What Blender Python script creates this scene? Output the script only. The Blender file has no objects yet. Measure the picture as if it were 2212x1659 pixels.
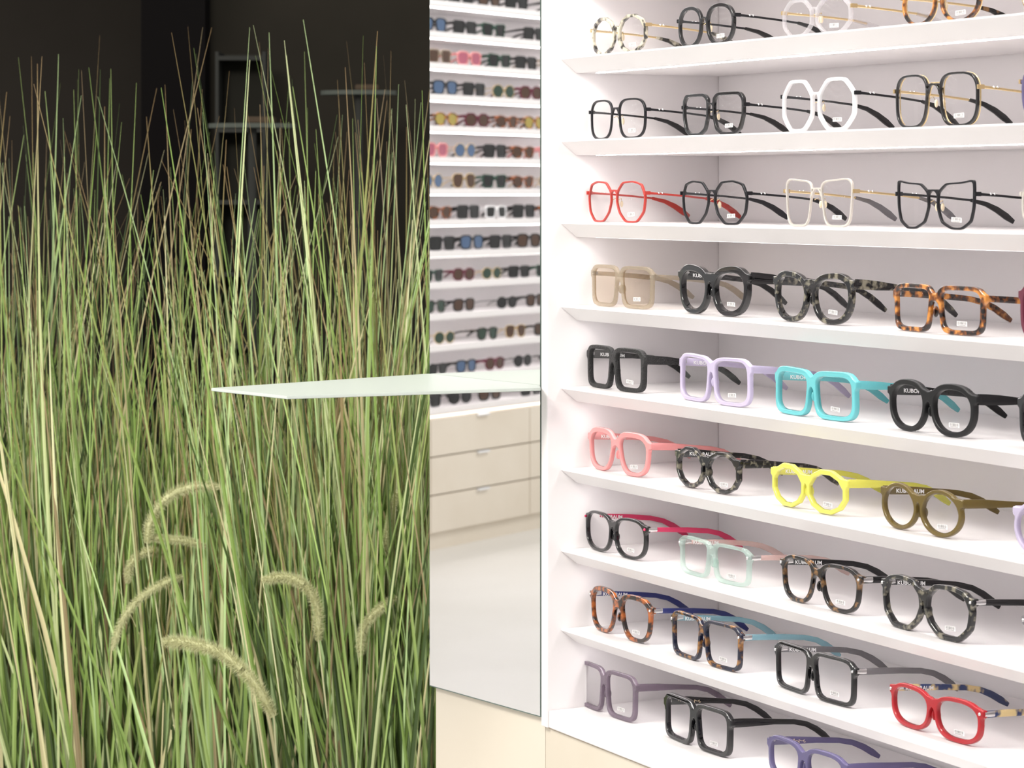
import bpy, bmesh, math, random
import numpy as np
from mathutils import Vector, Matrix
ZOOM=None
random.seed(7); rng=np.random.default_rng(11)
S=bpy.context.scene
COL=S.collection
S.view_settings.view_transform='Standard'
F=5500.0; CX=1106.0; HY=414.0; H=1.22
def px(x,y,Y): return Vector(((x-CX)/F*Y, Y, H-(y-HY)/F*Y))
TH=math.atan2(5500,2844)
w2=Vector((math.cos(TH),-math.sin(TH))); d2=Vector((math.sin(TH),math.cos(TH)))
P0=Vector((106/F*3.25,3.25))
THM=math.atan2(5500,3976)
m2=Vector((math.cos(THM),-math.sin(THM))); nm=Vector((-math.sin(THM),-math.cos(THM)))

# ---------------------------------------------------------------- materials
def newmat(name):
    m=bpy.data.materials.new(name); m.use_nodes=True
    nt=m.node_tree; return m,nt,nt.nodes['Principled BSDF'],nt.nodes['Material Output']
def pr(name,c,rough=.4,metal=0,spec=.5,coat=0,emit=None,es=0,bump=0,bscale=50,sub=0):
    m,nt,b,o=newmat(name)
    b.inputs['Base Color'].default_value=(*c,1); b.inputs['Roughness'].default_value=rough
    b.inputs['Metallic'].default_value=metal
    b.inputs['Specular IOR Level'].default_value=spec
    b.inputs['Coat Weight'].default_value=coat
    if sub:
        b.inputs['Subsurface Weight'].default_value=sub
        b.inputs['Subsurface Radius'].default_value=(.01,.01,.01)
        b.inputs['Subsurface Scale'].default_value=.5
    if emit:
        b.inputs['Emission Color'].default_value=(*emit,1); b.inputs['Emission Strength'].default_value=es
    if bump:
        tc=nt.nodes.new('ShaderNodeTexCoord'); n=nt.nodes.new('ShaderNodeTexNoise'); n.inputs['Scale'].default_value=bscale
        bp=nt.nodes.new('ShaderNodeBump'); bp.inputs['Strength'].default_value=bump; bp.inputs['Distance'].default_value=.002
        nt.links.new(tc.outputs['Object'],n.inputs['Vector']); nt.links.new(n.outputs['Fac'],bp.inputs['Height']); nt.links.new(bp.outputs['Normal'],b.inputs['Normal'])
    return m
def noisy(name,c1,c2,scale=4,rough=.5,lo=.35,hi=.65,coat=0,detail=4,stretch=(1,1,1),c3=None,spec=.5):
    m,nt,b,o=newmat(name)
    tc=nt.nodes.new('ShaderNodeTexCoord'); mp=nt.nodes.new('ShaderNodeMapping'); mp.inputs['Scale'].default_value=stretch
    n=nt.nodes.new('ShaderNodeTexNoise'); n.inputs['Scale'].default_value=scale; n.inputs['Detail'].default_value=detail
    r=nt.nodes.new('ShaderNodeValToRGB'); r.color_ramp.elements[0].position=lo; r.color_ramp.elements[0].color=(*c1,1)
    r.color_ramp.elements[1].position=hi; r.color_ramp.elements[1].color=(*c2,1)
    if c3:
        e=r.color_ramp.elements.new((lo+hi)/2); e.color=(*c3,1)
    L=nt.links.new
    L(tc.outputs['Object'],mp.inputs['Vector']); L(mp.outputs['Vector'],n.inputs['Vector']); L(n.outputs['Fac'],r.inputs['Fac']); L(r.outputs['Color'],b.inputs['Base Color'])
    b.inputs['Roughness'].default_value=rough; b.inputs['Coat Weight'].default_value=coat; b.inputs['Specular IOR Level'].default_value=spec
    return m
def trans(name,c,fac,rough=.12,base=None,gl=.08):
    m,nt,b,o=newmat(name)
    b.inputs['Base Color'].default_value=(*(base or c),1); b.inputs['Roughness'].default_value=rough
    b.inputs['Coat Weight'].default_value=.4
    t=nt.nodes.new('ShaderNodeBsdfTransparent'); t.inputs['Color'].default_value=(*c,1)
    mx=nt.nodes.new('ShaderNodeMixShader'); mx.inputs[0].default_value=fac
    nt.links.new(t.outputs[0],mx.inputs[1]); nt.links.new(b.outputs[0],mx.inputs[2]); nt.links.new(mx.outputs[0],o.inputs[0])
    return m
def lensmat(name,c,refl=.06):
    m,nt,b,o=newmat(name); nt.nodes.remove(b)
    t=nt.nodes.new('ShaderNodeBsdfTransparent'); t.inputs['Color'].default_value=(*c,1)
    g=nt.nodes.new('ShaderNodeBsdfGlossy'); g.inputs['Roughness'].default_value=.03
    lw=nt.nodes.new('ShaderNodeFresnel'); lw.inputs['IOR'].default_value=1.35
    mx=nt.nodes.new('ShaderNodeMixShader'); 
    nt.links.new(lw.outputs[0],mx.inputs[0]); nt.links.new(t.outputs[0],mx.inputs[1]); nt.links.new(g.outputs[0],mx.inputs[2]); nt.links.new(mx.outputs[0],o.inputs[0])
    return m
M={}
M['white']=pr('white_lacquer',(.88,.85,.855),.35,bump=.02,bscale=6)
M['wpanel']=pr('white_panel',(.88,.845,.85),.5,bump=.03,bscale=3)
M['cream']=noisy('cream_limestone',(.72,.64,.53),(.80,.73,.63),3,.5,.3,.7,detail=6)
M['led']=pr('led_strip',(1,1,1),.5,emit=(1,.955,.95),es=16.5)
M['floor']=noisy('pale_terrazzo_floor',(.74,.73,.70),(.82,.81,.79),1.5,.28,.3,.7)
M['dark']=noisy('dark_brown_wall',(.019,.016,.013),(.027,.023,.019),1.2,.8,spec=.05)
M['dark2']=pr('black_pillar',(.007,.006,.006),.8,spec=.05)
M['dark3']=noisy('dark_smoked_panel',(.026,.023,.018),(.036,.031,.024),2,.8,spec=.05)
M['soil']=noisy('dark_fill_soil',(.01,.008,.006),(.025,.02,.014),12,.9,spec=.1)
M['dim']=pr('dim_reflection_pale',(.10,.11,.095),.7,spec=.1)  # faint reflection tone put into the colour
M['dim2']=pr('dim_reflection_grey',(.042,.042,.038),.7,spec=.1)  # darker reflection tone, likewise set by colour
m,nt,b,o=newmat('mirror_silver'); b.inputs['Base Color'].default_value=(.95,.95,.94,1); b.inputs['Metallic'].default_value=1; b.inputs['Roughness'].default_value=0.0; M['mirror']=m
M['edge']=pr('mirror_glass_edge',(.12,.17,.15),.15)
M['table']=pr('pale_mint_lacquer',(.56,.61,.57),.35)
M['silver']=pr('brushed_steel',(.75,.75,.75),.25,1)
M['gold']=pr('gold_metal',(.85,.66,.36),.25,1)
M['blkmetal']=pr('black_metal',(.012,.012,.015),.3,.3)
M['black']=pr('black_acetate',(.006,.006,.007),.08,coat=.5)
M['blackmat']=pr('matte_black_acetate',(.010,.010,.011),.4,spec=.35)
M['blacktex']=pr('ridged_black_acetate',(.010,.010,.010),.35,bump=1.0,bscale=700)
M['darkgrey']=pr('charcoal_acetate',(.02,.02,.024),.3)
M['wht']=pr('white_acetate',(.86,.86,.87),.25,coat=.3)
M['bone']=pr('pale_ivory_metal',(.60,.56,.51),.3,.2)
M['redm']=pr('red_enamel_metal',(.45,.04,.03),.35)
M['red']=trans('red_acetate',(.9,.12,.13),.75,base=(.48,.02,.03))
M['lilac']=pr('lilac_acetate',(.52,.46,.62),.3,sub=.3)
M['aqua']=trans('aqua_acetate',(.35,.85,.88),.82,base=(.17,.60,.64))
M['pink']=trans('coral_pink_acetate',(1,.6,.6),.80,base=(.86,.36,.36))
M['yellow']=trans('neon_yellow_acetate',(.97,.95,.45),.84,base=(.84,.82,.14))
M['olive']=trans('olive_acetate',(.55,.45,.2),.68,base=(.17,.12,.03))
M['mint']=trans('clear_mint_acetate',(.85,.93,.90),.26,base=(.68,.80,.76))
M['clear']=trans('clear_crystal_acetate',(.93,.92,.93),.3,base=(.78,.76,.78))
M['beige']=trans('smoky_beige_acetate',(.82,.76,.68),.34,base=(.50,.44,.35))
M['mauve']=trans('smoky_mauve_acetate',(.62,.55,.62),.52,base=(.25,.20,.25))
M['violet']=trans('dusty_violet_acetate',(.5,.48,.68),.66,base=(.16,.14,.28))
M['greyt']=trans('grey_smoke_acetate',(.6,.6,.62),.6,base=(.25,.24,.25))
M['skyt']=trans('sky_blue_acetate',(.7,.88,.93),.5,base=(.35,.60,.68))
M['navyt']=trans('navy_acetate',(.2,.22,.5),.8,base=(.03,.04,.20))
M['rosy']=pr('raspberry_acetate',(.62,.04,.12),.25)
M['blush']=trans('blush_clear_acetate',(.97,.86,.84),.45,base=(.86,.66,.62))
M['burg']=pr('burgundy_acetate',(.12,.01,.03),.2,coat=.4)
M['tort']=noisy('amber_tortoise',(.010,.005,.004),(.62,.25,.05),85,.12,.44,.62,.5,detail=2,c3=(.20,.06,.012))
M['tort2']=noisy('rust_tortoise',(.012,.006,.004),(.42,.11,.02),90,.12,.44,.62,.5,detail=2)
M['tortd']=noisy('black_brown_tortoise',(.007,.006,.006),(.25,.13,.05),90,.12,.52,.66,.3,detail=2)
M['tortg']=noisy('black_grey_tortoise',(.008,.008,.009),(.22,.20,.15),110,.12,.52,.66,.3,detail=2)
M['tortn']=noisy('navy_brown_tortoise',(.008,.010,.03),(.30,.14,.04),90,.12,.5,.64,.3,detail=2)
M['marble']=noisy('ivory_black_marble',(.03,.028,.025),(.58,.53,.42),80,.15,.44,.56,.5,detail=2)
M['multi']=noisy('yellow_blue_havana',(.03,.05,.14),(.75,.58,.28),70,.15,.44,.56,.5,detail=2)
M['pad']=pr('ivory_nose_pad',(.85,.72,.52),.3)
M['lens']=lensmat('clear_demo_lens',(.975,.975,.975))
M['lensb']=lensmat('light_brown_lens',(.84,.76,.65))
M['paper']=pr('label_paper',(.80,.78,.78),.5)
M['ink']=pr('label_ink',(.07,.07,.07),.6)
M['print']=pr('white_print',(.85,.85,.85),.4)
M['gprint']=pr('gold_print',(.75,.6,.4),.4)

# ---------------------------------------------------------------- helpers
def obj(name,me,parent=None,mats=None,loc=None):
    o=bpy.data.objects.new(name,me); COL.objects.link(o)
    if mats:
        for mm in mats: me.materials.append(mm)
    if parent: o.parent=parent
    if loc is not None: o.location=loc
    return o
def empty(name,loc,rz=0,label=None,cat=None,group=None):
    o=bpy.data.objects.new(name,None); o.empty_display_size=.03; COL.objects.link(o); o.location=loc; o.rotation_euler=(0,0,rz)
    tag(o,label,cat,group); return o
def tag(o,label=None,cat=None,group=None,kind=None):
    if label:o['label']=label
    if cat:o['category']=cat
    if group:o['group']=group
    if kind:o['kind']=kind
    return o
def mesh(name,v,f,smooth=False,ang=None):
    me=bpy.data.meshes.new(name); me.from_pydata([tuple(a) for a in v],[],f); me.update()
    bm=bmesh.new(); bm.from_mesh(me); bmesh.ops.recalc_face_normals(bm,faces=bm.faces); bm.to_mesh(me); bm.free()
    if smooth:
        me.polygons.foreach_set('use_smooth',[True]*len(me.polygons))
        if ang: me.set_sharp_from_angle(angle=math.radians(ang))
    return me
def prism(name,poly,z0,z1,bev=0):
    n=len(poly); v=[(p[0],p[1],z0) for p in poly]+[(p[0],p[1],z1) for p in poly]
    f=[list(range(n))[::-1],list(range(n,2*n))]+[[i,(i+1)%n,n+(i+1)%n,n+i] for i in range(n)]
    me=mesh(name,v,f)
    if bev:
        bm=bmesh.new(); bm.from_mesh(me); bmesh.ops.bevel(bm,geom=list(bm.edges),offset=bev,segments=2,affect='EDGES'); bm.to_mesh(me); bm.free()
    return me
def box(name,a,b,bev=0):
    return prism(name,[(a[0],a[1]),(b[0],a[1]),(b[0],b[1]),(a[0],b[1])],a[2],b[2],bev)
def join(name,parts):
    bm=bmesh.new(); mats=[]
    for me,mt in parts:
        if mt not in mats: mats.append(mt)
        k=len(bm.faces); bm.from_mesh(me); bm.faces.ensure_lookup_table()
        for i in range(k,len(bm.faces)): bm.faces[i].material_index=mats.index(mt)
    me=bpy.data.meshes.new(name); bm.to_mesh(me); bm.free()
    for mm in mats: me.materials.append(mm)
    return me

# ---------------------------------------------------------------- eyeglass fronts
def lpoly(shape,a,b):
    if shape in('oct','hexa','poly','catp','squ8'):
        if shape=='oct':
            P=[(1,.42),(.48,1),(-.48,1),(-1,.42),(-1,-.42),(-.48,-1),(.48,-1),(1,-.42)]
        elif shape=='hexa': P=[(1,.25),(.75,.85),(.2,1),(-.55,.95),(-.95,.5),(-1,0),(-.8,-.55),(-.35,-1),(.45,-1),(.9,-.5)]
        elif shape=='catp': P=[(1,1),(.3,.88),(-.5,.85),(-.95,.5),(-1,-.1),(-.75,-.75),(-.2,-1),(.35,-1),(.82,-.7),(.97,-.1)]
        elif shape=='poly': P=[(1,.7),(.75,1),(-.7,1),(-1,.75),(-1,-.1),(-.8,-.75),(-.4,-1),(.4,-1),(.8,-.75),(1,-.1)]
        P=[np.array(p) for p in P]
        for r in (.13,.25):
            Q=[]
            for i in range(len(P)):
                p,q=P[i],P[(i+1)%len(P)]; Q+= [p*(1-r)+q*r,p*r+q*(1-r)]
            P=Q
        P=np.array(P); P/=np.abs(P).max(0)
        return P*np.array([a,b])
    n,tp,lf,ns={'round':(2,0,0,0),'fround':(2,0,0,0),'pant':(2.4,.05,0,.05),'square':(5,.02,0,.09),'rsq':(3.2,.03,0,.08),'cat':(2.4,.05,.24,.08),'but':(4.5,.10,.16,.1),
        'avi':(3.0,.08,0,.16),'trap':(4.2,-.02,.08,.12),'oval':(2.7,.03,.06,.06)}[shape]
    out=[]; N=44 if shape!='fround' else 12
    for k in range(N):
        t=2*math.pi*(k+(.5 if N==12 else 0))/N; c,s=math.cos(t),math.sin(t)
        x=math.copysign(abs(c)**(2/n),c); y=math.copysign(abs(s)**(2/n),s)
        q=tp+(ns if x<0 else 0)
        x2=x*(1+q*y)/(1+q)
        y2=y+(lf*((x+1)/2)**2*(y+1)/2)
        out.append((x2*a,(y2-lf*.5)*b/(1+lf*.5)))
    return np.array(out)
def psdf(X,Y,P):
    d=np.full(X.shape,1e9); s=np.ones(X.shape); n=len(P)
    for i in range(n):
        j=i-1; ex,ey=P[j]-P[i]; wx,wy=X-P[i][0],Y-P[i][1]
        t=np.clip((wx*ex+wy*ey)/(ex*ex+ey*ey+1e-12),0,1); d=np.minimum(d,(wx-ex*t)**2+(wy-ey*t)**2)
        c1=Y>=P[i][1]; c2=Y<P[j][1]; c3=ex*wy>ey*wx
        s=np.where((c1&c2&c3)|(~c1&~c2&~c3),-s,s)
    return s*np.sqrt(d)
def bsdf(X,Y,cx,cy,hx,hy,r=0):
    qx=np.abs(X-cx)-hx+r; qy=np.abs(Y-cy)-hy+r
    return np.hypot(np.maximum(qx,0),np.maximum(qy,0))+np.minimum(np.maximum(qx,qy),0)-r
def smin(a,b,k):
    h=np.clip(.5+.5*(b-a)/k,0,1); return b*(1-h)+a*h-k*h*(1-h)
def contours(Fd,xs,ys):
    Sg=Fd<0; c=Sg[:-1,:-1].astype(int)+Sg[1:,:-1]+Sg[:-1,1:]+Sg[1:,1:]
    adj={}
    for j,i in np.argwhere((c>0)&(c<4)):
        j=int(j);i=int(i); E=[]
        for k,(a,b) in (((i,j,0),((j,i),(j,i+1))),((i+1,j,1),((j,i+1),(j+1,i+1))),((i,j+1,0),((j+1,i),(j+1,i+1))),((i,j,1),((j,i),(j+1,i)))):
            if Sg[a]!=Sg[b]: E.append(k)
        for q in range(0,len(E),2):
            adj.setdefault(E[q],[]).append(E[q+1]); adj.setdefault(E[q+1],[]).append(E[q])
    def pt(k):
        i,j,o=k
        if o==0: f0,f1=Fd[j,i],Fd[j,i+1]; t=f0/(f0-f1); return (xs[i]+t*(xs[i+1]-xs[i]),ys[j])
        f0,f1=Fd[j,i],Fd[j+1,i]; t=f0/(f0-f1); return (xs[i],ys[j]+t*(ys[j+1]-ys[j]))
    seen=set(); loops=[]
    for k0 in adj:
        if k0 in seen: continue
        L=[k0]; seen.add(k0); cur=k0
        while True:
            nx=[q for q in adj[cur] if q not in seen]
            if not nx: break
            cur=nx[0]; seen.add(cur); L.append(cur)
        P=np.array([pt(k) for k in L]); Q=np.vstack([P,P[:1]]); seg=np.hypot(*np.diff(Q,axis=0).T); per=seg.sum()
        if per<9: continue
        n=max(12,int(per/1.25)); cum=np.concatenate([[0],np.cumsum(seg)]); tt=np.linspace(0,per,n,endpoint=False)
        loops.append(np.stack([np.interp(tt,cum,Q[:,0]),np.interp(tt,cum,Q[:,1])],1))
    return loops
KB=.75e-3  # wrap (per mm)
def bend(x): return KB*x*x
def front_mesh(W,Hh,shape,t,thick,g,bw,metal,ep=2.5,brow=0):
    outw=(W-2*ep-g)/2; a=outw/2-t; cx=g/2+outw/2; b=Hh/2-t-(brow/2); cy=Hh/2-brow/2
    zt_=cy+b*(.45 if metal else .66)
    xs=np.arange(-W/2-4,W/2+4,.62); ys=np.arange(-3,Hh+4,.62); X,Y=np.meshgrid(xs,ys)
    Xa=np.abs(X)-cx; Ya=Y-cy
    hole=psdf(Xa,Ya,lpoly(shape,a,b)); outer=psdf(Xa,Ya-brow/2,lpoly(shape,a+t,b+t+brow/2))
    if metal:
        sgn_end=bsdf(np.abs(X),Y,W/2-5,zt_,5,1.3,.8)
        br=np.maximum(np.abs(np.hypot(X,(Y-(cy+b*.25)))-(g/2+2))-.9,-(Y-(cy+b*.25))); k=1.6
        br=np.minimum(br,bsdf(X,Y,0,cy+b*.25+g/2+2,g/2+t,.8,.3)) if g>9 else br
    else:
        sgn_end=bsdf(np.abs(X),Y,W/2-5,zt_,5,4.0,1.2)
        br=bsdf(X,Y,0,cy+b*.58,g/2+t*.9,bw*.8,.8); k=8
    body=smin(smin(outer,br,k),sgn_end,k*.6)
    Fd=np.maximum(body,-hole)
    loops=contours(Fd,xs,ys)
    cu=bpy.data.curves.new('c','CURVE'); cu.dimensions='2D'; cu.fill_mode='BOTH'
    bv=.35 if metal else 1.0
    cu.extrude=thick/2-bv; cu.bevel_depth=bv; cu.bevel_resolution=1; cu.offset=-bv
    for L in loops:
        sp=cu.splines.new('POLY'); sp.points.add(len(L)-1)
        for i,p in enumerate(L): sp.points[i].co=(p[0],p[1],0,1)
        sp.use_cyclic_u=True
    o=bpy.data.objects.new('t',cu); me=bpy.data.meshes.new_from_object(o); bpy.data.objects.remove(o)
    for v in me.vertices:
        x,y,z=v.co; v.co=(x*.001,(-z+bend(x))*.001,y*.001)
    me.polygons.foreach_set('use_smooth',[True]*len(me.polygons)); me.set_sharp_from_angle(angle=math.radians(50))
    lens=[]
    for sg in(-1,1):
        P=lpoly(shape,a+.4,b+.4); vs=[(sg*cx*.001,bend(cx)*.001-.0008,cy*.001)]+[((sg*(cx+p[0]))*.001,bend(cx+p[0])*.001,(cy+p[1])*.001) for p in P]
        n=len(P); fs=[[0,1+i,1+(i+1)%n] for i in range(n)]
        lens.append(mesh('lens',vs,fs,True))
    return me,lens,dict(a=a,b=b,cx=cx,cy=cy,zh=zt_,hw=W/2)
def sweep(name,pts,hh,ht,oct_=True,ang=40):
    v=[];n=8
    for i,p in enumerate(pts):
        a=Vector(pts[max(i-1,0)]); c=Vector(pts[min(i+1,len(pts)-1)]); tn=(c-a).normalized()
        up=Vector((0,-tn.z,tn.y)); up.normalize(); sd=Vector((1,0,0))
        for (u,q) in ((1,.55),(.6,1),(-.6,1),(-1,.55),(-1,-.55),(-.6,-1),(.6,-1),(1,-.55)):
            r=Vector(p)+sd*ht[i]*u+up*hh[i]*q; v.append(r*.001)
    f=[]
    for i in range(len(pts)-1):
        for k in range(n): f.append([i*n+k,i*n+(k+1)%n,(i+1)*n+(k+1)%n,(i+1)*n+k])
    f.append(list(range(n))); f.append([(len(pts)-1)*n+k for k in range(n)])
    return mesh(name,v,f,True,ang)
YS=[0,10,30,60,90,108,122,134,143]
ZF=[1,.985,.95,.89,.81,.70,.53,.33,.17]
def tpath(sg,hw,zh,y0=1,inset=11):
    return [(sg*(hw-1.6-inset*(y/143)),y+y0+bend(hw)-1,zh*f+ (0)) for y,f in zip(YS,ZF)]
def temple_mesh(sg,hw,zh,h0=5,h1=3.2,th=1.7):
    P=tpath(sg,hw,zh); hh=[h0,h0,h0*.8+h1*.2,h1,h1*.95,h1,h1*1.15,h1*1.2,h1*.75]
    return sweep('temple',P,hh,[th]*9)
TXT={}
def textmesh(s,size):
    if (s,size) in TXT: return TXT[(s,size)].copy()
    cu=bpy.data.curves.new('t','FONT'); cu.body=s; cu.size=size; cu.extrude=.05; cu.resolution_u=2; cu.offset=.14
    o=bpy.data.objects.new('t',cu); me=bpy.data.meshes.new_from_object(o); bpy.data.objects.remove(o); TXT[(s,size)]=me; return me.copy()
def squiggle():
    pts=[]; 
    for i in range(60):
        t=i/59; pts.append((t*30+1.5*math.sin(t*31),1.6*math.sin(t*44)*(1-.4*t)+1.0*math.sin(t*17)+ (2.2 if .12<t<.16 else 0)))
    v=[];f=[]
    for i,(x,y) in enumerate(pts):
        a=pts[max(i-1,0)];c=pts[min(i+1,59)]; dx,dy=c[0]-a[0],c[1]-a[1]; l=math.hypot(dx,dy)+1e-6; nx,ny=-dy/l*.26,dx/l*.26
        v+= [(x+nx,y+ny,0.05),(x-nx,y-ny,0.05)]
        if i: f.append([2*i-2,2*i-1,2*i+1,2*i])
    return mesh('lettering',v,f)
def label_mesh():
    v=[];f=[];mi=[]
    def q(x0,x1,y0,y1,z,m):
        k=len(v); v.extend([(x0,z,y0),(x1,z,y0),(x1,z,y1),(x0,z,y1)]); f.append([k,k+1,k+2,k+3]); mi.append(m)
    q(-8,8,-2.4,2.4,0,0); x=-7; r=random.Random(3)
    while x<6.4:
        ww=r.choice([.3,.4,.6]); q(x,x+ww,-.8,1.9,-.06,1); x+=ww+r.choice([.5,.6,.9])
    x=-6
    while x<5: q(x,x+.8,-2.0,-1.3,-.06,1); x+=1.35
    me=bpy.data.meshes.new('price_label'); me.from_pydata([(a*.001,b*.001,c*.001) for a,b,c in v],[],f)
    me.polygons.foreach_set('material_index',mi); me.materials.append(M['paper']); me.materials.append(M['ink']); return me
LAB=label_mesh()
def uvs(name,loc,r,sc=(1,1,1)):
    bm=bmesh.new(); bmesh.ops.create_uvsphere(bm,u_segments=12,v_segments=8,radius=r)
    for v in bm.verts: v.co=Vector((v.co.x*sc[0],v.co.y*sc[1],v.co.z*sc[2]))+Vector(loc)
    me=bpy.data.meshes.new(name); bm.to_mesh(me); bm.free(); me.polygons.foreach_set('use_smooth',[True]*len(me.polygons)); return me
def tube(name,pts,r,n=6):
    v=[];
    for i,p in enumerate(pts):
        p=Vector(p); a=Vector(pts[max(i-1,0)]); c=Vector(pts[min(i+1,len(pts)-1)]); t=(c-a).normalized()
        u=t.orthogonal().normalized(); w=t.cross(u); rr=r[i] if isinstance(r,list) else r
        for k in range(n):
            an=2*math.pi*k/n; v.append(p+u*rr*math.cos(an)+w*rr*math.sin(an))
    f=[[i*n+k,i*n+(k+1)%n,(i+1)*n+(k+1)%n,(i+1)*n+k] for i in range(len(pts)-1) for k in range(n)]
    f+=[list(range(n)),[(len(pts)-1)*n+k for k in range(n)]]
    return mesh(name,v,f,True,60)

# ---------------------------------------------------------------- shelving cabinet
YK=[125,303,480,660,836,1012,1187,1358,1532]
ZK=[H-(y-HY)/F*3.25 for y in YK]
ZTOP=ZK[0]+.105
SL=1.27; DEP=.236
ANG=-TH
shv=empty('display_shelving',(P0.x,P0.y,0),ANG,'white lacquered built-in eyewear shelving with lit thin shelves','shelving')
def shelf_mesh(name,th=.019):
    pr_=[(0,0),(0,-.002),(.022,-th),(DEP-.0035,-th),(DEP-.0035,0)]
    v=[(x,y,z) for x in(0.0005,SL-.0005) for y,z in pr_]; n=5
    f=[list(range(n)),list(range(n,2*n))]+[[i,(i+1)%n,n+(i+1)%n,n+i] for i in range(n)]
    return mesh(name,v,f)
zs=[ZTOP]+ZK
for i,z in enumerate(zs):
    if i<len(zs)-1:
        s=obj('shelf',shelf_mesh('shelf'),shv,[M['white']],(0,0,z))
        obj('light_strip',box('light_strip',(.02,.040,-.0197),(SL-.02,.045,-.0191)),s,[M['led']])
    else:
        me=box('shelf',(.0005,-.018,-.022),(SL-.0005,DEP-.003,0),.001); obj('shelf',me,shv,[M['white']],(0,0,z))
zb=ZK[-1]-.022
obj('side_panel',box('side_panel',(-.0164,-.0201,zb),(0,DEP+.02,ZTOP+.06),.0008),shv,[M['wpanel']])
obj('side_panel',box('side_panel',(SL,-.0201,zb),(SL+.0164,DEP+.02,ZTOP+.06),.0008),shv,[M['wpanel']])
obj('back_panel',box('back_panel',(.0012,DEP,zb),(SL-.0012,DEP+.018,ZTOP+.06)),shv,[M['wpanel']])
obj('base_plinth',box('base_plinth',(-.0164,-.014,0),(SL+.0164,DEP+.02,zb-.0015),.001),shv,[M['cream']])

# ---------------------------------------------------------------- eyeglasses
PF=P0+d2*.035
def s_at(x):
    u=(x-CX)/F; return (u*PF.y-PF.x)/(w2.x-u*w2.y)
GRP='eyeglasses on the display shelves'
def glasses(row,x0,x1,y0,y1,shape,t,thick,g,fm,tm,label,metal=False,bw=5,lens='lens',brow=0,tip=None,text=None,pin=False,h0=5,rot=0,gold=False):
    t=t*(.84 if metal else .9); h0=h0*.92
    s0=s_at(x0); s1=s_at(x1) if x1 else s0+.146
    W=(s1-s0)*1000; W=min(W,158); sc=(s0+s1)/2; 
    P=PF+w2*sc; scale=F/P.y
    if y1 is None: Hh=y0
    else:
        slope=abs((YK[row]-HY)/(1212+1738)); Hh=((y1-y0)-slope*(x1-x0)*.72)/scale*1000
    root=empty('eyeglasses',(P.x,P.y,ZK[row]+.0004),ANG+math.radians(rot),label,'eyeglasses',GRP)
    fme,ln,I=front_mesh(W,Hh,shape,t,thick,g,bw,metal,brow=brow)
    obj('frame_front',fme,root,[M[fm]])
    if gold:
        gme,_,_=front_mesh(W-1,Hh,shape,1.4,1.2,g+2.5,bw,True); rl=obj('rim_liner',gme,root,[M['gold']],(0,.0036,0)); rl['label']='thin gold metal rim behind the front'
    for l in ln: obj('lens',l,root,[M[lens]])
    zh=I['zh']; hw=I['hw']
    for sg in(-1,1):
        if metal:
            Pth=tpath(sg,hw,zh); me=sweep('temple',Pth[:6],[1.7,1.4,1.2,1.2,1.2,1.2],[.8]*6)
            tp=obj('temple',me,root,[M[tm]])
            P2=[Vector(Pth[4])]+[Vector(q) for q in Pth[5:]]
            me=sweep('temple_tip',P2,[1.8,2.6,3.4,3.8,2.4],[1.3]*5); obj('temple_tip',me,tp,[M[tip or 'black']])
            hb=join('hinge',[(box('h',(sg*(hw-1.5)*.001-.0015,.001,(zh-2.2)*.001),(sg*(hw-1.5)*.001+.0015,.009,(zh+2.2)*.001),.0003),M[tm]),
                 (uvs('h',(sg*(hw-2.2)*.001,.022,zh*.001),.0012),M['silver']),(uvs('h',(sg*(hw-2.4)*.001,.027,zh*.001),.0012),M['silver'])]); obj('hinge',hb,root)
            a0=(sg*(g/2+t*.5)*.001,.0015,(I['cy']+2)*.001)
            me=join('nose_pad',[(tube('a',[a0,(sg*(g/2+1)*.001,.006,(I['cy']+4)*.001),(sg*(g/2-1)*.001,.008,(I['cy']-1)*.001)],.0005,5),M['gold']),
               (uvs('p',(sg*(g/2-1.5)*.001,.008,(I['cy']-3)*.001),.0042,(.35,.5,1)),M['pad'])])
            obj('nose_pad',me,root)
        else:
            me=temple_mesh(sg,hw,zh,h0)
            tp=obj('temple',me,root,[M[tm]])
            me=join('hinge',[(box('h',(sg*(hw-3.4)*.001-.0012,.002,(zh-2)*.001),(sg*(hw-3.4)*.001+.0012,.010,(zh+2)*.001),.0003),M['silver']),
                 (uvs('h2',(sg*(hw-6.5)*.001,.002+0,(zh-.5)*.001),.0008),M['silver'])]); obj('hinge',me,root)
            if pin:
                me=sweep('hinge_sleeve',[(sg*(hw-1.8),4.5,zh),(sg*(hw-2.2),17,zh-.3)],[1.9+h0*.25]*2,[2.2]*2); obj('hinge_sleeve',me,root,[M['silver']])
                me=uvs('rivet',(sg*(hw-4)*.001,-thick*.0005-.001+bend(hw)*.001,(zh)*.001),.0017); obj('rivet',me,root,[M['rosy' if pin=='r' else 'silver']])
            me=uvs('nose_pad',(sg*(g/2+t*.30)*.001,.0035,(I['cy']-I['b']*.15)*.001),.0058,(.30,.65,1)); obj('nose_pad',me,root,[M[fm]])
    lb=obj('price_label',LAB,root,None,((I['cx']+I['a']*.12)*.001,bend(I['cx'])*.001-.0016,(I['cy']-I['b']*.66)*.001)); lb.rotation_euler=(0,math.radians(random.uniform(-3,4)),math.radians(3)); lb['label']='small white barcode price label'
    if text:
        xin=-(hw-1.6)+1.7+.35
        if text=='sig': tmx=squiggle(); off=14
        else: tmx=textmesh(text,6.0); off=14
        for v in tmx.vertices:
            x,y,z=v.co; yy=x*1.05+off+bend(hw); f=np.interp(yy,YS,ZF)
            v.co=((xin+11*yy/143+z+.1)*.001,yy*.001,(zh*f+y-(2.2 if text!='sig' else 0))*.001)
        obj('lettering',tmx,root,[M['gprint'] if text=='sig' else M['print']])
    return root
K='KUBORAUM'
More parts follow.
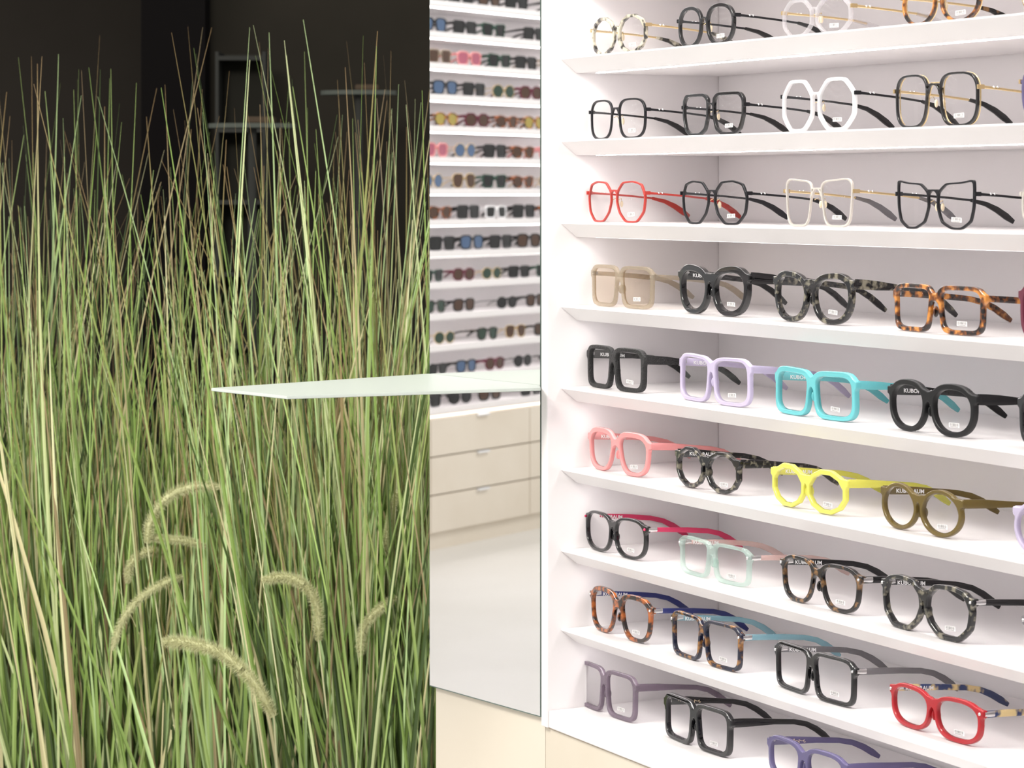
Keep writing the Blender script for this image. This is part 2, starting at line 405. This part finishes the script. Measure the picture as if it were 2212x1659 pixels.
# row 1
glasses(0,1273,1395,18,113,'fround',4.8,4,7,'marble','gold','ivory and black marbled octagonal round eyeglasses',metal=True,tip='marble')
glasses(0,1460,1587,-2,97,'pant',4.8,4,6,'black','blkmetal','glossy black round eyeglasses with thin temples',metal=True)
glasses(0,1685,1838,-22,73,'oct',4.4,4,7,'clear','gold','clear crystal octagonal eyeglasses with gold temples',metal=True,tip='clear')
glasses(0,1943,2115,-62,44,'round',3.8,3.5,9,'tort','gold','amber tortoise round eyeglasses with gold temples',metal=True,tip='tortd',gold=True)
glasses(0,2195,None,52,None,'pant',3,3,8,'gold','gold','thin gold rounded eyeglasses with dark temple tips',metal=True,tip='black')
# row 2
glasses(1,1270,1393,208,298,'rsq',2.7,3,12,'blkmetal','blkmetal','black metal rounded rectangular eyeglasses',metal=True)
glasses(1,1470,1606,194,290,'poly',4.2,4,10,'black','blkmetal','black angular eyeglasses with metal temples',metal=True)
glasses(1,1684,1846,165,284,'oct',4.3,4,10,'wht','blkmetal','white octagonal eyeglasses with black temples',metal=True)
glasses(1,1927,2112,149,271,'rsq',2.8,3,16,'black','gold','black and gold rounded square eyeglasses',metal=True,gold=True)
glasses(1,2198,None,60,None,'cat',5,4,8,'violet','gold','dark violet upswept eyeglasses with gold temples',metal=True)
# row 3
glasses(2,1265,1392,388,480,'hexa',2.5,3,12,'redm','redm','red metal geometric eyeglasses with ivory nose pads',metal=True,tip='redm')
glasses(2,1467,1612,385,483,'hexa',2.8,3,12,'blkmetal','blkmetal','black metal geometric eyeglasses with ivory nose pads',metal=True,tip='darkgrey')
glasses(2,1690,1843,375,486,'but',2.4,3,12,'bone','gold','pale ivory metal butterfly eyeglasses',metal=True,tip='greyt')
glasses(2,1932,2105,379,490,'catp',2.6,3,13,'blkmetal','blkmetal','black metal eyeglasses with pointed corners',metal=True)
glasses(2,2200,None,52,None,'oct',3.5,4,9,'bone','bone','pale ivory geometric metal eyeglasses',metal=True)
# row 4
glasses(3,1273,1408,567,666,'square',4.8,5,4,'beige','beige','smoky beige translucent square glasses with light brown lenses',lens='lensb',bw=4,h0=3)
glasses(3,1458,1622,558,684,'cat',6.8,8,2,'black','black','chunky glossy black upswept eyeglasses',bw=6,brow=3,text=K,h0=7)
glasses(3,1667,1842,568,698,'cat',6.2,7,2,'tortg','tortg','chunky dark speckled tortoise upswept eyeglasses',bw=6,brow=2,h0=6)
glasses(3,1925,2125,603,720,'square',5.4,5,7,'tort','tort','amber tortoise square eyeglasses with black bridge bar',bw=4,h0=3.6)
glasses(3,2197,None,58,None,'rsq',6,6,5,'burg','burg','dark burgundy square eyeglasses')
# row 5
glasses(4,1266,1391,742,848,'square',5.6,7,3,'blacktex','blacktex','ridged matte black square eyeglasses',bw=6,text=K,h0=6)
glasses(4,1463,1620,762,884,'trap',5.0,6,3,'lilac','lilac','pastel lilac squared eyeglasses',bw=6,text=K)
glasses(4,1670,1848,786,912,'trap',5.6,7,3,'aqua','aqua','translucent aqua blue squared eyeglasses',bw=6,brow=1.5,text=K)
glasses(4,1915,2108,812,945,'pant',5.6,7,3,'blackmat','blackmat','matte black round eyeglasses with thick temples',bw=6,brow=1,text=K,h0=6)
glasses(4,2196,None,56,None,'rsq',6,7,4,'black','black','glossy black square eyeglasses',h0=6)
# row 6
glasses(5,1264,1405,915,1029,'avi',5.2,6,3,'pink','pink','coral pink translucent chunky eyeglasses',bw=5,brow=2,text=K)
glasses(5,1457,1597,957,1068,'fround',4.8,7,4,'tortg','tortg','dark speckled tortoise faceted round eyeglasses',bw=5,text=K,h0=5.5)
glasses(5,1662,1828,992,1113,'fround',5.2,6,4,'yellow','yellow','neon yellow faceted round eyeglasses',bw=5,brow=1,text=K)
glasses(5,1900,2078,1034,1161,'round',4.8,6,6,'olive','olive','olive brown translucent round eyeglasses',bw=4.5,text=K)
glasses(5,2185,None,52,None,'round',5,6,7,'lilac','lilac','pink lilac round eyeglasses')
# row 7
glasses(6,1257,1398,1097,1212,'oval',4.0,6,4,'black','rosy','glossy black eyeglasses with raspberry temples',bw=4,text=K,pin='r',h0=3)
glasses(6,1450,1632,1146,1264,'square',4.4,6,4,'mint','blush','clear mint square eyeglasses with blush temples',bw=4,text=K,pin=True,h0=3)
glasses(6,1673,1868,1186,1324,'avi',4.6,6,3,'tortd','black','black and brown tortoise eyeglasses with black temples',bw=4.5,text=K,pin=True,h0=4)
glasses(6,1900,2102,1231,1387,'hexa',5.4,7,3,'tortg','black','dark grey tortoise faceted eyeglasses',bw=5,pin=True,text=K,h0=3.4)
glasses(6,2205,None,50,None,'avi',5,6,5,'greyt','greyt','grey smoke eyeglasses with silver rivets',pin=True)
# row 8
glasses(7,1270,1407,1262,1392,'avi',4.8,6,4,'tort2','navyt','rust tortoise aviator eyeglasses with navy temples',bw=5.5,brow=1.5,text=K,pin=True,h0=3.4)
glasses(7,1443,1602,1317,1452,'square',4.4,6,4,'tortn','skyt','navy brown tortoise square eyeglasses with sky blue temples',bw=4.5,text=K,pin=True,h0=3.6)
glasses(7,1663,1852,1381,1527,'square',4.6,6,4,'black','greyt','glossy black square eyeglasses with grey smoke temples',bw=4.5,text=K,pin=True,h0=3.8)
glasses(7,1908,2132,1459,1607,'oval',5.0,6,3,'red','multi','red translucent rounded eyeglasses with havana temples',bw=5,text=K,pin=True,h0=3.8)
glasses(7,2212,None,50,None,'rsq',5.5,6,5,'tortd','tortd','dark tortoise squared eyeglasses',text=K)
# row 9
glasses(8,1246,1372,1438,1572,'square',5.2,6,3,'mauve','mauve','smoky mauve translucent square eyeglasses',bw=5.5,text='sig',h0=5)
glasses(8,1432,1577,1502,1641,'square',5.6,7,3,'black','black','chunky glossy black square eyeglasses',bw=5.5,text='sig',h0=5.5)
glasses(8,1648,1833,1571,1715,'rsq',5.4,6,4,'violet','violet','dusty violet translucent rounded eyeglasses',bw=5,text='sig',h0=5)

# ---------------------------------------------------------------- mirror + partition + small table
Bc=Vector((.0373,3.2556)); mw=.2558
A=Bc-m2*mw
def off(p,t): return (p.x-nm.x*t,p.y-nm.y*t)
ZMB=H-1136/F*3.2556
Bm=Bc-m2*.0015
mir=empty('wall_mirror',(A.x,A.y,ZMB),0,'tall frameless mirror panel fixed to a cream wall','mirror')
def loc_(pl): return [(p[0]-A.x,p[1]-A.y) for p in pl]
obj('glass_panel',prism('glass_panel',loc_([off(A,.0006),off(Bm,.0006),off(Bm,.0065),off(A,.0065)]),0,1.6),mir,[M['edge']])
Am=A+m2*.0012; Bn=Bm-m2*.0008
v=[(Am.x-A.x,Am.y-A.y,.0015),(Bn.x-A.x,Bn.y-A.y,.0015),(Bn.x-A.x,Bn.y-A.y,1.6),(Am.x-A.x,Am.y-A.y,1.6)]
o=obj('mirror_face',mesh('mirror_face',v,[[0,1,2,3]]),mir,[M['mirror']]); o['label']='silvered reflective mirror face'
A2=A+m2*.006
o=obj('wall_center',prism('wall_center',[off(A2,.007),off(Bc-m2*.0005,.007),off(Bc-m2*.0005,.13),off(A2,.13)],0,2.4),None,[M['cream']]); tag(o,'cream stone wall end carrying the mirror','wall',kind='structure')
zt=H-418/F*3.2556
def on(x,y): Y=F*(H-zt)/(y-HY); return ((x-CX)/F*Y,Y)
e=.0012
pa=(A.x+nm.x*e,A.y+nm.y*e); pb=(Bm.x+nm.x*e,Bm.y+nm.y*e)
C=on(1168,837.5); D=on(620,855.5); E=on(456,838)
me=prism('wall_shelf',[pa,pb,C,D,E],zt-.004,zt,.0006)
o=obj('wall_shelf',me,None,[M['table']]); tag(o,'thin pale tapered shelf projecting from the mirror','shelf')

# ---------------------------------------------------------------- opposite shelving (seen in the mirror)
vdir=Vector((3594/F,1)).normalized(); Yv=8.94; V0=Vector(((1050-CX)/F*Yv,Yv))
def refl(p): return p-nm*2*((p-Bc).dot(nm))
R0=refl(V0); vr=vdir-nm*2*vdir.dot(nm)
ROT=math.atan2(-vr.y,-vr.x)
ops=empty('sunglasses_shelving',(R0.x,R0.y,0),ROT,'white built-in shelving filled with rows of sunglasses','shelving')
OY=[11+66*k for k in range(-3,14)]
OZ=[H-(y-HY)/F*Yv for y in OY]
L0,L1=-1.0,1.0
for z in OZ:
    s=obj('shelf',box('shelf',(L0,0,-.022),(L1,.2,0),.002),ops,[M['white']],(0,0,z))
    obj('light_strip',box('light_strip',(L0+.01,.03,-.0235),(L1-.01,.036,-.0225)),s,[M['led']])
obj('back_panel',box('back_panel',(L0,.202,OZ[-1]-.03),(L1,.22,OZ[0]+.1)),ops,[M['white']])
for a in (L0-.02,L1): obj('side_panel',box('side_panel',(a,-.02,OZ[-1]-.03),(a+.018,.22,OZ[0]+.1)),ops,[M['white']])
zc=OZ[-1]-.032
drw=empty('drawer_cabinet',(R0.x,R0.y,0),ROT,'cream drawer cabinet with slim steel pulls','cabinet')
obj('body',box('body',(L0,.0,0.0),(L1,.22,zc)),drw,[M['cream']])
dz=.13
for c in range(3):
    xa=-.675-.2+c*.62; xb=xa+.617
    for r in range(3):
        z1=zc-.002-r*dz; 
        dr=obj('drawer',box('drawer',(xa,-.018,z1-dz+.004),(xb,-.0005,z1),.0015),drw,[M['cream']])
        xm=(xa+xb)/2
        obj('drawer_pull',box('drawer_pull',(xm-.035,-.030,z1-.006),(xm+.035,-.0185,z1+.0015),.001),dr,[M['wht']])
def sunmesh(shape,fc,lc,metal,W,Hh):
    f,l,I=front_mesh(W,Hh,shape,2 if metal else 5,3 if metal else 5,8,4,metal)
    parts=[(f,fc)]+[(q,lc) for q in l]
    for sg in(-1,1):
        parts.append((temple_mesh(sg,I['hw'],I['zh'],1.5 if metal else 5,1.5 if metal else 3.5),fc))
    return join('sunglasses',parts)
def dk(n,c): return pr(n,c,.15,coat=.1)
LC=[dk('black_tint',(.015,.015,.015)),dk('brown_tint',(.07,.035,.02)),dk('green_tint',(.025,.05,.035)),dk('blue_tint',(.07,.12,.22)),dk('rose_tint',(.38,.11,.16)),dk('yellow_tint',(.36,.29,.07))]
FC=[M['black'],M['tort2'],M['gold'],M['wht'],M['pink'],M['tort'],dk('green_frame',(.02,.06,.04)),M['burg'],M['tortg'],M['beige']]
VAR=[]
for i,(sh,f,l,mt,W_,H_,lab) in enumerate([('square',0,0,0,148,50,'black square sunglasses on a white shelf'),('cat',1,1,0,146,50,'brown tortoise upswept sunglasses on a white shelf'),('round',2,2,1,140,48,'gold metal round sunglasses with green lenses'),
  ('rsq',0,3,0,150,52,'black sunglasses with blue lenses'),('oct',7,1,0,145,50,'burgundy faceted sunglasses on a white shelf'),('but',6,0,0,150,52,'dark green oversized sunglasses on a white shelf'),
  ('square',3,0,0,146,46,'white square sunglasses on a white shelf'),('pant',5,5,0,142,48,'amber tortoise sunglasses with yellow lenses'),('rsq',4,4,0,145,50,'pink sunglasses with rose lenses'),('avi',2,1,1,146,52,'gold aviator sunglasses with brown lenses'),('round',0,0,1,140,48,'thin black round sunglasses on a white shelf'),('avi',8,2,0,148,52,'grey tortoise sunglasses with green lenses'),('square',9,1,0,146,50,'smoky beige sunglasses with brown lenses'),('round',2,3,1,140,50,'gold round sunglasses with blue lenses'),('rsq',0,1,0,150,52,'black sunglasses with brown lenses')]):
    VAR.append((sunmesh(sh,FC[f],LC[l],bool(mt),W_,H_),lab))
pool={1:[1,14],2:[0,14],3:[0,14,0],4:[5,0,3,0],5:[5,0,12,8],6:[2,4,3,0],7:[1,7,7,4],8:[0,1,8,13],9:[5,1,13,9],10:[6,0,1,0],11:[0,14,0,3],12:[2,0,5,4],13:[10,14,11,14],14:[9,14,2,11],15:[4,10,10,3],16:[10,14,0]}
cr,sr=math.cos(ROT),math.sin(ROT)
for k,z in enumerate(OZ):
    if k<1: continue
    x=.62+random.uniform(-.05,.05); sc_=.88 if k in(12,13,14,15) else 1.0; i=0
    while x>-.66:
        if random.random()<.07: x-=.09
        me,lab=VAR[pool[k][i%len(pool[k])]]; i+=1
        yy=.035
        o=bpy.data.objects.new('sunglasses',me); COL.objects.link(o)
        o.location=(R0.x+cr*x-sr*yy,R0.y+sr*x+cr*yy,z+.0006); o.rotation_euler=(0,0,ROT+random.uniform(-.06,.06))
        o.scale=(sc_,)*3
        tag(o,lab,'sunglasses','sunglasses on the opposite shelving')
        x-=.178+random.uniform(-.003,.014)

# ---------------------------------------------------------------- floor, dark backdrop
o=obj('floor',box('floor',(-9,-3,-.05),(4,9,0)),None,[M['floor']]); tag(o,'pale stone shop floor','floor',kind='structure')
o=obj('wall_back',box('wall_back',(-3.2,6.4,0),(1.5,6.5,3)),None,[M['dark']]); tag(o,'dark brown wall, its unlit look put into the colour','wall',kind='structure')  # near-black colour paints in the darkness behind the grass
pA=px(305,0,6.2); pB=px(443,0,6.2)
o=obj('trim_1',box('trim_1',(pA.x,6.2,0),(pB.x,6.38,3)),None,[M['dark2']]); tag(o,'black vertical pillar','pillar',kind='structure')
pC=px(444,0,6.3)
o=obj('trim_2',box('trim_2',(pC.x,6.3,0),(1.4,6.36,3)),None,[M['dark3']]); tag(o,'smoked dark panel','panel',kind='structure')
bedm=prism('trim_3',[(-1.5,4.12),(-.02,3.72),(.6,3.9),(.6,6.15),(-1.9,6.15)],0.0005,.04)
o=obj('trim_3',bedm,None,[M['soil']]); tag(o,'dark soil bed added to darken the ground behind','soil',kind='structure')  # dark sheet added to keep the ground behind the grass dark
def stand(x,y,wpx,Y,lab,hpx=14,boxw=60):  # dim solid shapes in place of faint reflections behind the grass
    c=px(x,y,Y); r=wpx/2/F*Y; root=empty('reflection_stand',(c.x,Y,.041),0,lab,'display stand','dim stand-ins for faint reflections')
    n=24; top=c.z
    P=[(r*math.cos(2*math.pi*i/n),.55*r*math.sin(2*math.pi*i/n)) for i in range(n)]
    obj('table_top',prism('table_top',P,top-.041-.010,top-.041),root,[M['dim']])
    obj('post',tube('post',[(0,0,.012),(0,0,top-.052)],.010,10),root,[M['dim2']])
    obj('base',prism('base',[(p[0]*.6,p[1]*.6) for p in P],0,.012),root,[M['dim']])
    b=obj('reflection_box',box('reflection_box',(-boxw/2/F*Y,-.03,0),(boxw/2/F*Y,.03,hpx/F*Y),.002),None,[pr('dim_reflection_tan',(.09,.065,.045),.8,spec=.1)],(c.x+.02,Y,top+.0005)); tag(b,'dim tan box standing in for a faint reflection','box')  # box belongs to the reflections built as dim shapes
stand(545,267,190,5.75,'dim round stand shape in place of a faint reflection')
stand(775,196,165,5.9,'dim round stand shape in place of a faint reflection',12,50)
a=px(470,115,6.05); b_=px(578,115,6.05)
cab=empty('reflection_cabinet',(a.x,6.0,.041),0,'dim grey cabinet shape in place of a faint reflection','cabinet')  # faint shelf reflection built as a dim cabinet shape
ht=a.z-.04; wd=b_.x-a.x
for i in range(7): obj('shelf',box('shelf',(0.008,0,ht-.02-i*.17),(wd-.008,.12,ht-.01-i*.17)),cab,[M['dim2']])
obj('back_panel',box('back_panel',(0.008,.1205,0),(wd-.008,.13,ht)),cab,[pr('dim_reflection_back',(.036,.034,.028),.8,spec=.05)])
for xx in(0,wd-.008): obj('side_panel',box('side_panel',(xx,0,0),(xx+.008,.12,ht)),cab,[M['dim2']])

# ---------------------------------------------------------------- ornamental grass
m,nt,b,o=newmat('grass_blade'); at=nt.nodes.new('ShaderNodeAttribute'); at.attribute_name='Col'
nt.links.new(at.outputs['Color'],b.inputs['Base Color']); b.inputs['Roughness'].default_value=.38
tr=nt.nodes.new('ShaderNodeBsdfTranslucent'); nt.links.new(at.outputs['Color'],tr.inputs['Color']); mx=nt.nodes.new('ShaderNodeMixShader'); mx.inputs[0].default_value=.15
nt.links.new(b.outputs[0],mx.inputs[1]); nt.links.new(tr.outputs[0],mx.inputs[2]); nt.links.new(mx.outputs[0],o.inputs[0]); M['grass']=m
PAL=[((.22,.33,.08),5),((.35,.48,.15),5),((.47,.63,.29),4.2),((.80,.72,.42),2.2),((.06,.10,.025),3.2),((.40,.31,.17),1.9),((.62,.70,.36),2.4)]
pc=np.array([p[0] for p in PAL]); pw=np.array([p[1] for p in PAL]); pw/=pw.sum()
def clump(cx,cy,n,hmax,seed,lab,leanx=0,rx=.13,ry=.12,tall=.10,spread=.125):
    r=np.random.default_rng(seed); NS=8; V=[];Fc=[];Cc=[]
    for k in range(n):
        rad=math.sqrt(r.random()); an=r.random()*2*math.pi; bx=rad*math.cos(an)*rx; by=rad*math.sin(an)*ry
        q=r.random()
        if q<tall: h=hmax*(.84+.17*r.random())
        elif q<tall+.30: h=hmax*(.62+.24*r.random())
        else: h=hmax*(.34+.32*r.random())
        sd=spread*(1.0 if q>tall else .8)
        lx=r.normal(leanx+bx*.5,sd)*h; ly=r.normal(.02,.05)*h+.02
        if cy+by+ly<3.60+.3*max(0,-(cx+bx+lx)): ly=abs(ly)
        ex=1.0+r.random()**2*.5
        cv=r.normal(0,.009)*h
        w0=(.0020+.0036*r.random()**1.8)*(.8 if q<tall else 1)
        fa=r.normal(0,.65); fx,fy=math.cos(fa),math.sin(fa)
        c=pc[r.choice(len(pc),p=pw)]*(.72+.56*r.random()); tipc=np.array([.34,.22,.10]) if r.random()<.4 else c*1.1
        k0=len(V)
        for i in range(NS):
            t=i/(NS-1); x=bx+lx*t**ex+cv*math.sin(math.pi*t); y=by+ly*t**ex; z=h*t
            ww=w0*(1-max(0,(t-.2)/.8)**1.25*.93)
            V+= [(x-fx*ww,y-fy*ww,z),(x+fy*ww*.5,y-fx*ww*.5,z),(x+fx*ww,y+fy*ww,z)]
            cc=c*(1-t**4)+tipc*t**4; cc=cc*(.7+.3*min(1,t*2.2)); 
            Cc+= [(*cc*.8,1),(*cc,1),(*cc*1.12,1)]
            if i:
                a=k0+3*(i-1); Fc+= [[a,a+1,a+4,a+3],[a+1,a+2,a+5,a+4]]
    me=bpy.data.meshes.new('ornamental_grass'); me.from_pydata(V,[],Fc)
    ca=me.color_attributes.new('Col','FLOAT_COLOR','POINT'); ca.data.foreach_set('color',np.array(Cc,dtype=np.float32).clip(0,.9).ravel())
    me.materials.append(M['grass'])
    o=bpy.data.objects.new('ornamental_grass',me); COL.objects.link(o); o.location=(cx,cy,.0405)
    tag(o,lab,'grass','ornamental grass clumps in the bed'); return o
CL=[]
LAB1='tall green ornamental grass clump with straw-coloured blades'; LAB2='shorter dense green ornamental grass clump'
for i,(xp,Y,n,hm,ln,tl) in enumerate([(-90,4.28,250,1.40,.03,.08),(80,4.22,330,1.45,.0,.10),(265,4.12,330,1.40,.0,.09),(440,4.08,240,1.22,.0,.06),(600,4.02,310,1.43,.03,.09),(760,3.96,390,1.45,.0,.14),(915,3.93,290,1.44,-.03,.14),
     (0,4.52,230,1.2,0,.06),(330,4.46,220,1.10,0,.06),(600,4.42,210,1.1,0,.06),(850,4.36,250,1.3,0,.06)]):
    c=px(xp,0,Y); CL.append(clump(c.x,Y,n,hm,100+i,LAB1 if hm>1.35 else LAB2,ln,tall=tl))
M['fluff']=pr('pale_seed_fluff',(.62,.62,.36),.8)
def catmull(P,n):
    P=[P[0]*2-P[1]]+P+[P[-1]*2-P[-2]]; out=[]
    for i in range(1,len(P)-2):
        for k in range(n):
            t=k/n; a,b,c,d=P[i-1],P[i],P[i+1],P[i+2]
            out.append(.5*((2*b)+(c-a)*t+(2*a-5*b+4*c-d)*t*t+(3*b-a-3*c+d)*t**3))
    out.append(P[-2]); return out
def seedhead(pts,Y,thick,par,seed,nb=1500):
    r=np.random.default_rng(seed); P=[px(x,y,Y+dy) for x,y,dy in pts]; C=catmull(P,10); n=len(C)
    R=thick/F*Y
    rad=[R*.38*min(1,(i+2)/6)*min(1,(n-i+2)/8) for i in range(n)]
    core=tube('c',C,rad,8); V=[];Fa=[]
    for k in range(nb*2):
        u=r.random()*(n-1); i=int(u); p=C[i].lerp(C[min(i+1,n-1)],u-i); t=(C[min(i+1,n-1)]-C[max(i-1,0)]).normalized()
        a=t.orthogonal().normalized(); bq=t.cross(a); an=r.random()*6.283; dd=(a*math.cos(an)+bq*math.sin(an))
        L=R*(.8+.45*r.random())*min(1,(i+3)/7)*min(1,(n-i+3)/8); dr=(dd*.88-t*(.45)*r.random()*1.2).normalized(); s=dr.cross(Vector((r.normal(),r.normal(),r.normal()))).normalized()*.00035
        k0=len(V); V+= [p+dd*R*.25-s,p+dd*R*.25+s,p+dr*L]; Fa.append([k0,k0+1,k0+2])
    br=bpy.data.meshes.new('b'); br.from_pydata([tuple(x) for x in V],[],Fa)
    e0=C[-1]; base=Vector((par.location.x,par.location.y,.05)); 
    st=tube('s',[e0,e0.lerp(base,.15)+Vector((.004,0,-.03)),e0.lerp(base,.6),base],.0013,6)
    me=join('seed_head',[(core,M['fluff']),(br,M['fluff']),(st,M['fluff'])])
    me.transform(Matrix.Translation(-par.location)); o=obj('seed_head',me,par); o['label']='fuzzy pale drooping seed head'
def near(xp): 
    return min(CL,key=lambda c:abs(c.location.x-px(xp,0,3.9).x)+ (5 if c.location.y>4.3 else 0))
seedhead([(350,1386,0),(410,1390,0),(480,1412,0),(545,1470,0),(592,1548,.01)],3.72,20,near(590),1,2400)
seedhead([(566,1254,0),(610,1247,0),(655,1262,0),(685,1310,.01),(688,1385,.02)],3.82,16,near(690),2,1900)
seedhead([(475,1052,0),(420,1052,0),(365,1072,0),(328,1120,0),(318,1175,0)],3.97,16,near(320),3)
seedhead([(243,1405,0),(262,1345,0),(300,1295,0),(350,1262,0),(395,1245,.02)],3.97,13,near(330),4)
seedhead([(318,1160,0),(360,1165,0),(400,1168,0),(448,1182,0)],3.98,12,near(420),5)
seedhead([(275,1260,0),(285,1215,0),(320,1190,.01),(350,1200,.02)],4.02,13,near(300),9)
seedhead([(778,1420,0),(785,1360,0),(815,1320,0),(858,1290,.02)],3.86,14,near(830),6)
seedhead([(860,1060,0),(848,1100,0),(838,1150,0),(832,1200,.01)],3.90,11,near(830),7)

# ---------------------------------------------------------------- lights, world, camera
W=bpy.data.worlds.new('w'); S.world=W; W.use_nodes=True
W.node_tree.nodes['Background'].inputs[0].default_value=(1,.985,.975,1); W.node_tree.nodes['Background'].inputs[1].default_value=.66
def area(loc,tgt,sx,sy,e,c=(1,1,1)):
    l=bpy.data.lights.new('fill_light','AREA'); l.shape='RECTANGLE'; l.size=sx; l.size_y=sy; l.energy=e; l.color=c
    o=bpy.data.objects.new('fill_light',l); COL.objects.link(o); o.location=loc; o.rotation_euler=(Vector(tgt)-Vector(loc)).to_track_quat('-Z','Y').to_euler()
area((-1.0,1.2,2.9),(.2,3.1,.9),1.6,1.6,30,(1,.97,.95))  # added soft fill from above for the shelves
area((-1.0,2.2,2.3),(-.5,4.1,.6),.5,.5,42,(1,.97,.88))  # added fill to brighten the grass
area((-5.0,3.2,2.8),(-5.2,5.2,1.0),2,1,40,(1,.97,.93))  # added fill for the shelving seen in the mirror
cam=bpy.data.cameras.new('camera'); co=bpy.data.objects.new('camera',cam); COL.objects.link(co)
co.location=(0,0,H); co.rotation_euler=(math.pi/2,0,0); cam.sensor_width=36; cam.lens=F/2212*36; cam.shift_y=-(829.5-HY)/2212
cam.dof.use_dof=True; cam.dof.focus_distance=2.95; cam.dof.aperture_fstop=15
if ZOOM:
    x0,x1,y0,y1=ZOOM; wz=x1-x0; cam.lens=F/wz*36; cam.shift_x=((x0+x1)/2-CX)/wz; cam.shift_y=-((y0+y1)/2-HY)/wz
S.camera=co
